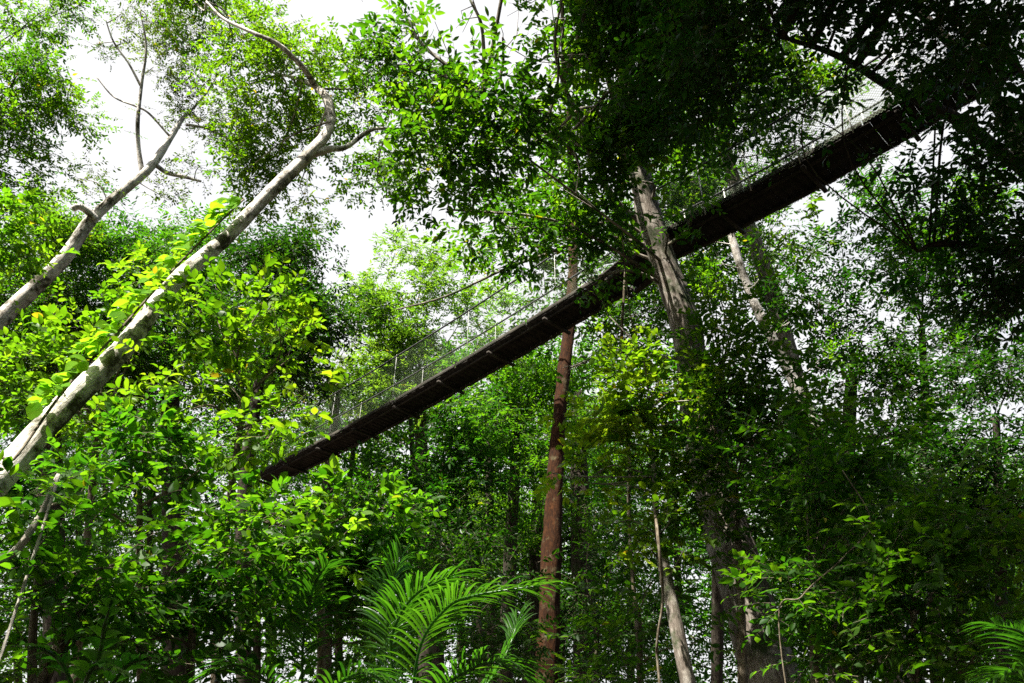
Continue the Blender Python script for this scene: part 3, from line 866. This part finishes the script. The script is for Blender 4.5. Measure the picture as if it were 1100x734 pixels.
tree('forest_tree', 'small leaved tree right of the pale trunk with glittering sky gaps', 'bark_dark',
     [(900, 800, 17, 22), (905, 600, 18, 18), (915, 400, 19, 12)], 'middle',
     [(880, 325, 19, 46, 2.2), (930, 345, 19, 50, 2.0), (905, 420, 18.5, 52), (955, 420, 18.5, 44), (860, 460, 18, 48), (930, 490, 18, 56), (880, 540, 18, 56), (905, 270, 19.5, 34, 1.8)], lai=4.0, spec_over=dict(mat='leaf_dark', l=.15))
tree('forest_tree', 'tree behind the dark overhanging crown at the right, leaves yellowish in patches', 'bark_dark',
     [(1010, 800, 19, 14), (1000, 560, 20, 12), (990, 350, 21, 7)], 'middle',
     [(960, 235, 21, 46, 2.6), (1005, 275, 21, 50, 2.6), (950, 290, 20.5, 42, 2.2), (1010, 335, 20.5, 48, 2.1), (1060, 340, 20.5, 50, 2.2), (1030, 230, 21, 50), (990, 390, 20, 34, 1.6), (940, 200, 21.5, 36, 2), (1080, 390, 20, 40, 2.4), (955, 375, 20, 34, 2.2)], lai=3.8, spec_over=dict(l=.14))
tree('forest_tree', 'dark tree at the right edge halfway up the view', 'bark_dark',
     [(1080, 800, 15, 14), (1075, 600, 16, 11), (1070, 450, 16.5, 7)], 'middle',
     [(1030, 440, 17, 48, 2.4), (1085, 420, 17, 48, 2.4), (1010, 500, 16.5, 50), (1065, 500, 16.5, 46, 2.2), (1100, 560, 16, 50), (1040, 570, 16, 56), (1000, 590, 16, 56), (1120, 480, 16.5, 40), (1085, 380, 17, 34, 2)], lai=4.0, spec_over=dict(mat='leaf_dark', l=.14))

# right lower understorey
tree('shrub', 'dark broad leaved shrub right of the central trunk foot', 'stem',
     [(880, 850, 9, 12), (875, 720, 9.4, 9), (870, 620, 9.8, 6)], 'canopy',
     [(865, 500, 10.4, 46), (880, 560, 10, 56), (885, 615, 9.8, 44), (920, 520, 10.2, 48), (905, 640, 9.4, 56), (900, 700, 9.2, 44)], lai=3.6, part='foliage', cat='shrub', stem='stem')
tree('shrub', 'gloomy leafy thicket shrub at the lower right, left of the palm frond', 'stem',
     [(990, 850, 8, 12), (985, 720, 8.5, 9), (980, 640, 8.8, 6)], 'canopy',
     [(965, 560, 9, 56), (1010, 570, 9, 56), (960, 640, 8.6, 60), (1030, 640, 8.4, 58), (985, 710, 8.2, 60), (1050, 700, 8, 46), (940, 700, 8.4, 46), (1075, 600, 8.6, 50)], lai=3.6, part='foliage', cat='shrub', stem='stem')
tree('shrub', 'shaded shrub between the broken pale stem and the red brown trunk', 'stem',
     [(690, 850, 11.5, 10), (688, 740, 12, 8), (686, 660, 12.4, 6)], 'canopy',
     [(680, 610, 12.4, 36, 2), (690, 670, 12, 44), (670, 730, 11.8, 40), (760, 600, 11.6, 34, 1.6), (750, 690, 11.4, 36, 1.8)], lai=3.6, part='foliage', cat='shrub', stem='stem')

tree('young_tree', 'slim young tree screening the pale patched trunk right of the central trunk', 'stem',
     [(925, 820, 12, 10), (915, 640, 12.6, 8), (895, 500, 13.4, 5)], 'canopy',
     [(850, 460, 14, 30, 1.8), (905, 510, 13.5, 46), (850, 500, 13.6, 44), (930, 560, 13, 46), (900, 590, 12.8, 46), (840, 570, 12.8, 40), (955, 470, 14, 44, 2)], lai=2.8)

tree('shrub', 'dark shrub between the sunlit palm and the red brown trunk', 'stem',
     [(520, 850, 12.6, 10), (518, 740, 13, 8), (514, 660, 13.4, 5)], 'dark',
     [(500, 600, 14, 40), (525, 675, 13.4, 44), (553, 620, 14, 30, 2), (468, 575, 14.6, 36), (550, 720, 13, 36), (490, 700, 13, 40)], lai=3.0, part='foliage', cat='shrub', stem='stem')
tree('shrub', 'dark shrub standing right behind the red brown trunk foot', 'stem',
     [(640, 850, 17.4, 9), (640, 740, 17.8, 7), (642, 670, 18, 5)], 'dark',
     [(630, 640, 18.2, 34, 2.4), (660, 600, 18.4, 34), (650, 690, 18, 36), (630, 730, 17.8, 34), (680, 660, 18, 34), (640, 550, 18.6, 32, 2.2)], lai=3.0, part='foliage', cat='shrub', stem='stem')

# red trunk
tree('red_barked_tree', 'straight red brown flaky trunk rising from the bottom centre behind the walkway', 'bark_red',
     [(586, 790, 15.4, 25.5), (588, 700, 16, 23.3), (594, 560, 17.2, 19.0), (598, 480, 18, 16.7), (606, 400, 19, 13.8), (612, 345, 19.7, 12.0), (616, 280, 20.5, 10.2), (614, 200, 21.5, 8.0), (610, 120, 22.3, 5.8)], 'middle',
     [(590, 125, 22, 44), (640, 150, 22, 40), (600, 195, 21.5, 30, 2), (555, 170, 22, 36, 2), (565, 210, 21.5, 28, 1.8), (655, 230, 21.5, 30, 2), (560, 265, 22, 34, 1.7), (520, 295, 22.5, 32, 1.6), (600, 262, 21.5, 32, 2), (585, 308, 22, 28, 2), (640, 290, 22, 30, 2)], lai=2.6, rough=.13, sides=22)

# below and behind the walkway
tree('feathery_tree', 'bright feathery light green tree behind the lower walkway span under the white sky', 'bark_dark',
     [(460, 800, 26, 18), (455, 560, 28, 16), (450, 400, 30, 11)], 'feather',
     [(455, 300, 30, 38, 3), (420, 330, 30, 38, 3.2), (500, 330, 31, 32, 2.6), (395, 350, 30, 30, 3), (450, 365, 29.5, 44), (385, 395, 29.5, 32, 3), (515, 375, 30, 40), (425, 410, 29, 42), (475, 420, 29, 44), (440, 270, 30.5, 24, 2.2), (370, 425, 29, 26, 1.8), (400, 300, 30, 22, 2), (340, 350, 31, 24, 2)], lai=3.8)
tree('feathery_tree', 'pale wispy tree at the lower walkway end, right of the black leaved tree', 'bark_dark',
     [(345, 800, 27, 14), (350, 560, 28, 12), (362, 420, 29, 8)], 'feather',
     [(352, 395, 29, 24, .9), (370, 375, 29, 22, .9), (340, 430, 28.5, 24, 1.0), (365, 450, 28, 26, 1.4), (330, 470, 28, 24, 1.2)], lai=1.0, spec_over=dict(mat='leaf_olive', l=.10))
tree('forest_tree', 'mid green tree filling the space directly below the walkway', 'bark_dark',
     [(470, 800, 19, 18), (468, 640, 20, 15), (466, 540, 20.5, 10)], 'middle',
     [(425, 525, 20, 44), (470, 490, 20.5, 48), (515, 460, 21, 48), (500, 530, 20, 50), (455, 570, 19.5, 48), (410, 560, 19.5, 40, 2.2), (530, 570, 19.5, 36, 2)], lai=3.0)
tree('forest_tree', 'leafy tree left of the red brown trunk just below the walkway', 'bark_dark',
     [(540, 800, 21, 18), (548, 600, 22, 15), (555, 470, 23, 10)], 'middle',
     [(545, 420, 23, 46), (575, 390, 23, 40), (560, 460, 22.5, 46), (530, 400, 23.5, 36), (640, 380, 23, 36, 2), (625, 430, 23, 40, 2.2), (570, 520, 22, 40, 2)], lai=2.8)

tree('forest_tree', 'dense tree seen through the gap between walkway and grey banded trunk', 'bark_dark',
     [(770, 830, 26, 14), (772, 560, 27, 12), (775, 400, 28, 8)], 'middle',
     [(760, 215, 28, 34), (800, 190, 28, 30), (745, 265, 27.5, 36), (790, 255, 27.5, 30, 2), (690, 275, 27, 34), (650, 315, 27, 36), (700, 325, 27, 38), (770, 310, 27, 40), (660, 240, 27.5, 34), (830, 300, 27, 34, 2.2), (860, 270, 27.5, 24, 1.6), (610, 330, 27, 34), (730, 190, 28, 32), (805, 228, 27, 26, 2.4), (838, 232, 27, 26, 1.5), (815, 265, 26.5, 26, 2.2)], lai=3.0, spec_over=dict(l=.16))
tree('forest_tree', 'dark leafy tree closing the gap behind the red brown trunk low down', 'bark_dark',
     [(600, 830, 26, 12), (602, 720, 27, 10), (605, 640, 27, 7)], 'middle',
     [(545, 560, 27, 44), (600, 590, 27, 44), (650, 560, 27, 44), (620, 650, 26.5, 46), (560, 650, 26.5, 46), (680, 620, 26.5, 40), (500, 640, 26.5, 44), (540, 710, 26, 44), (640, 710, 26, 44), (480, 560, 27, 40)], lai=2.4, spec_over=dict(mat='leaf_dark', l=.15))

# trunks in the gloom at the bottom centre
for (nm, lb, tr, bl) in [
    ('forest_tree', 'dark straight trunk just right of the red brown trunk', [(630, 800, 22, 27), (626, 640, 23, 24), (622, 500, 25, 18), (620, 420, 26, 12)], [(615, 470, 25, 40), (650, 450, 25, 40), (660, 520, 24, 42), (610, 540, 24, 40)]),
    ('forest_tree', 'narrow dark trunk just left of the red brown trunk', [(566, 800, 24, 19), (574, 640, 25, 16), (578, 520, 26, 11)], [(560, 500, 26, 36), (590, 470, 26, 36), (545, 560, 25, 36)]),
    ('forest_tree', 'thin grey trunk among dark leaves midway between palm and red brown trunk', [(530, 800, 23, 10), (527, 640, 24, 9), (525, 500, 25, 8), (524, 440, 26, 5)], [(510, 560, 25, 34), (490, 600, 24, 40), (540, 600, 25, 34)]),
    ('forest_tree', 'dim trunk standing in shade right of the big central trunk foot', [(905, 800, 17, 26), (900, 660, 18, 23), (893, 540, 19, 18)], [(840, 560, 18, 44), (900, 590, 18, 46), (950, 640, 17.5, 50)])]:
    tree(nm, lb, 'bark_dark', tr, 'middle', bl, lai=2.4, group='trunks in the shaded forest below the walkway')

# ------------------------------------------------------------------ forest behind
rg = np.random.default_rng(21)
where = ['behind the left edge shrubs', 'behind the vine covered leaning trunk', 'behind the sunlit young tree', 'behind the black leaved tree',
         'behind the lower walkway end', 'behind the sunlit palm', 'behind the thin grey trunk', 'behind the red brown trunk',
         'behind the hanging liana', 'behind the big central trunk', 'behind the pale patched trunk', 'behind the lower right thicket', 'behind the right edge palm']
for row, (t0, top, kind) in enumerate(((34, 400, 'nearer'), (48, 430, 'farther'))):
    for i in range(13):
        u = -20 + i * 95 + rg.uniform(-18, 18) + row * 40
        t = t0 + rg.uniform(-3, 3)
        tp = top + rg.uniform(-30, 30) + (110 if u > 820 else 0) + (-60 if u < 330 else 0)
        bl = []
        for k in range(9):
            vv = tp + (735 - tp) * (k + .3) / 9
            bl.append((u + rg.uniform(-42, 42), vv, t + rg.uniform(-2, 2), rg.uniform(40, 54), 1.9))
        tree('forest_tree', f'{kind} forest tree {where[i]}', 'bark_dark', [(u, 850, t, 10), (u + rg.uniform(-8, 8), 640, t + .5, 8), (u + rg.uniform(-14, 14), tp + 60, t + 1, 5)],
             'far', bl, group='background rainforest trees', seed=100 + row * 20 + i, twig=False, sides=9)

# unseen trees added behind the viewpoint to shade the scene
for i, (x, y, h) in enumerate([(10.5, -3.5, 12), (5.5, -9, 12), (-1.5, -11.5, 10), (-8.5, -9.5, 8.5), (-5.6, -2.2, 8), (-13.5, 5, 7.5)]):
    bl = [(x + a, y + b, z, rr, 2.6, 'm') for a, b, z, rr in ((0, 0, h, 2.6), (1.8, .6, h - 2.5, 2.4), (-1.7, .8, h - 2.8, 2.4), (.3, -1.6, h - 4, 2.5), (1.4, 1.0, h - 6, 2.2), (-1.6, -.4, h - 6, 2.2))]
    if i == 4:
        bl += [(-4.6, .9, 9.0, 1.7, 3.2, 'm'), (-2.6, 1.5, 9.2, 1.6, 3.2, 'm'), (-.7, 1.7, 9.4, 1.5, 3.2, 'm'), (-6.2, -.6, 9.4, 1.8, 3.2, 'm'), (1.2, 1.8, 9.6, 1.5, 3.2, 'm'), (-3.4, -.6, 9.8, 1.6, 3, 'm')]  # overhead clumps added out of view to shade the palm and lower left shrubs
    tree('forest_tree', 'forest tree standing behind the viewpoint, outside the picture', 'bark_dark', [(x, y, -.1, .5), (x + .1, y, h * .5, .36), (x, y + .1, h, .2)],
         'far', bl, group='shade trees added behind the viewpoint', seed=300 + i, twig=False, sides=9, world=True, detail=0)
# ------------------------------------------------------------------ light
elev = math.asin(SUN[2]); az = math.atan2(SUN[0], SUN[1])
w = bpy.data.worlds.new('World'); SC.world = w
w.use_nodes = True
nt = w.node_tree; nt.nodes.clear()
wo = nt.nodes.new('ShaderNodeOutputWorld'); bg = nt.nodes.new('ShaderNodeBackground')
sky = nt.nodes.new('ShaderNodeTexSky'); sky.sky_type = 'NISHITA'; sky.sun_disc = False
sky.sun_elevation = elev; sky.sun_rotation = az
sky.air_density = 1.0; sky.dust_density = 4.0; sky.ozone_density = 1.0; sky.altitude = 100
N_, L_ = nt.nodes, nt.links
tc = N_.new('ShaderNodeTexCoord')
cn = N_.new('ShaderNodeTexNoise'); cn.inputs['Scale'].default_value = 2.6; cn.inputs['Detail'].default_value = 7; cn.inputs['Roughness'].default_value = .55
L_.new(tc.outputs['Generated'], cn.inputs['Vector'])
cr = ramp(nt, [(.24, (.72, .72, .72)), (.46, (.97, .97, .97))])
L_.new(cn.outputs['Fac'], cr.inputs['Fac'])
cm = N_.new('ShaderNodeMix'); cm.data_type = 'RGBA'
# bright thin cloud kept to the sky ahead; rest left darker to cut fill light
dt = N_.new('ShaderNodeVectorMath'); dt.operation = 'DOT_PRODUCT'
dt.inputs[1].default_value = (-0.12, 0.82, 0.56)
L_.new(tc.outputs['Generated'], dt.inputs[0])
mr = N_.new('ShaderNodeMapRange'); mr.interpolation_type = 'SMOOTHSTEP'
mr.inputs['From Min'].default_value = .40; mr.inputs['From Max'].default_value = .76
L_.new(dt.outputs['Value'], mr.inputs['Value'])
cx = N_.new('ShaderNodeMath'); cx.operation = 'MULTIPLY'
L_.new(cr.outputs['Color'], cx.inputs[0]); L_.new(mr.outputs['Result'], cx.inputs[1])
L_.new(cx.outputs[0], cm.inputs['Factor'])
L_.new(sky.outputs['Color'], cm.inputs['A']); cm.inputs['B'].default_value = (5.7, 5.7, 5.8, 1)     # bright thin cloud
L_.new(cm.outputs['Result'], bg.inputs['Color'])
bg.inputs['Strength'].default_value = 0.05
nt.links.new(bg.outputs[0], wo.inputs['Surface'])
sd = bpy.data.lights.new('sun', 'SUN'); sd.energy = 5.0; sd.angle = math.radians(.5); sd.color = (1, .955, .88)
so = bpy.data.objects.new('sun', sd); COL.objects.link(so)
so.rotation_euler = Vector(-SUN).to_track_quat('-Z', 'Y').to_euler()
so.location = (0, 0, 60)

SC.view_settings.view_transform = 'Standard'
SC.view_settings.look = 'None'
SC.view_settings.gamma = 1.0
SC.view_settings.exposure = 1.95
SC.render.engine = 'CYCLES'
c = SC.cycles
c.max_bounces = 6; c.diffuse_bounces = 1; c.transmission_bounces = 2; c.glossy_bounces = 2
c.use_denoising = False
c.sample_clamp_indirect = 4
print('LEAVES', TOT[0])
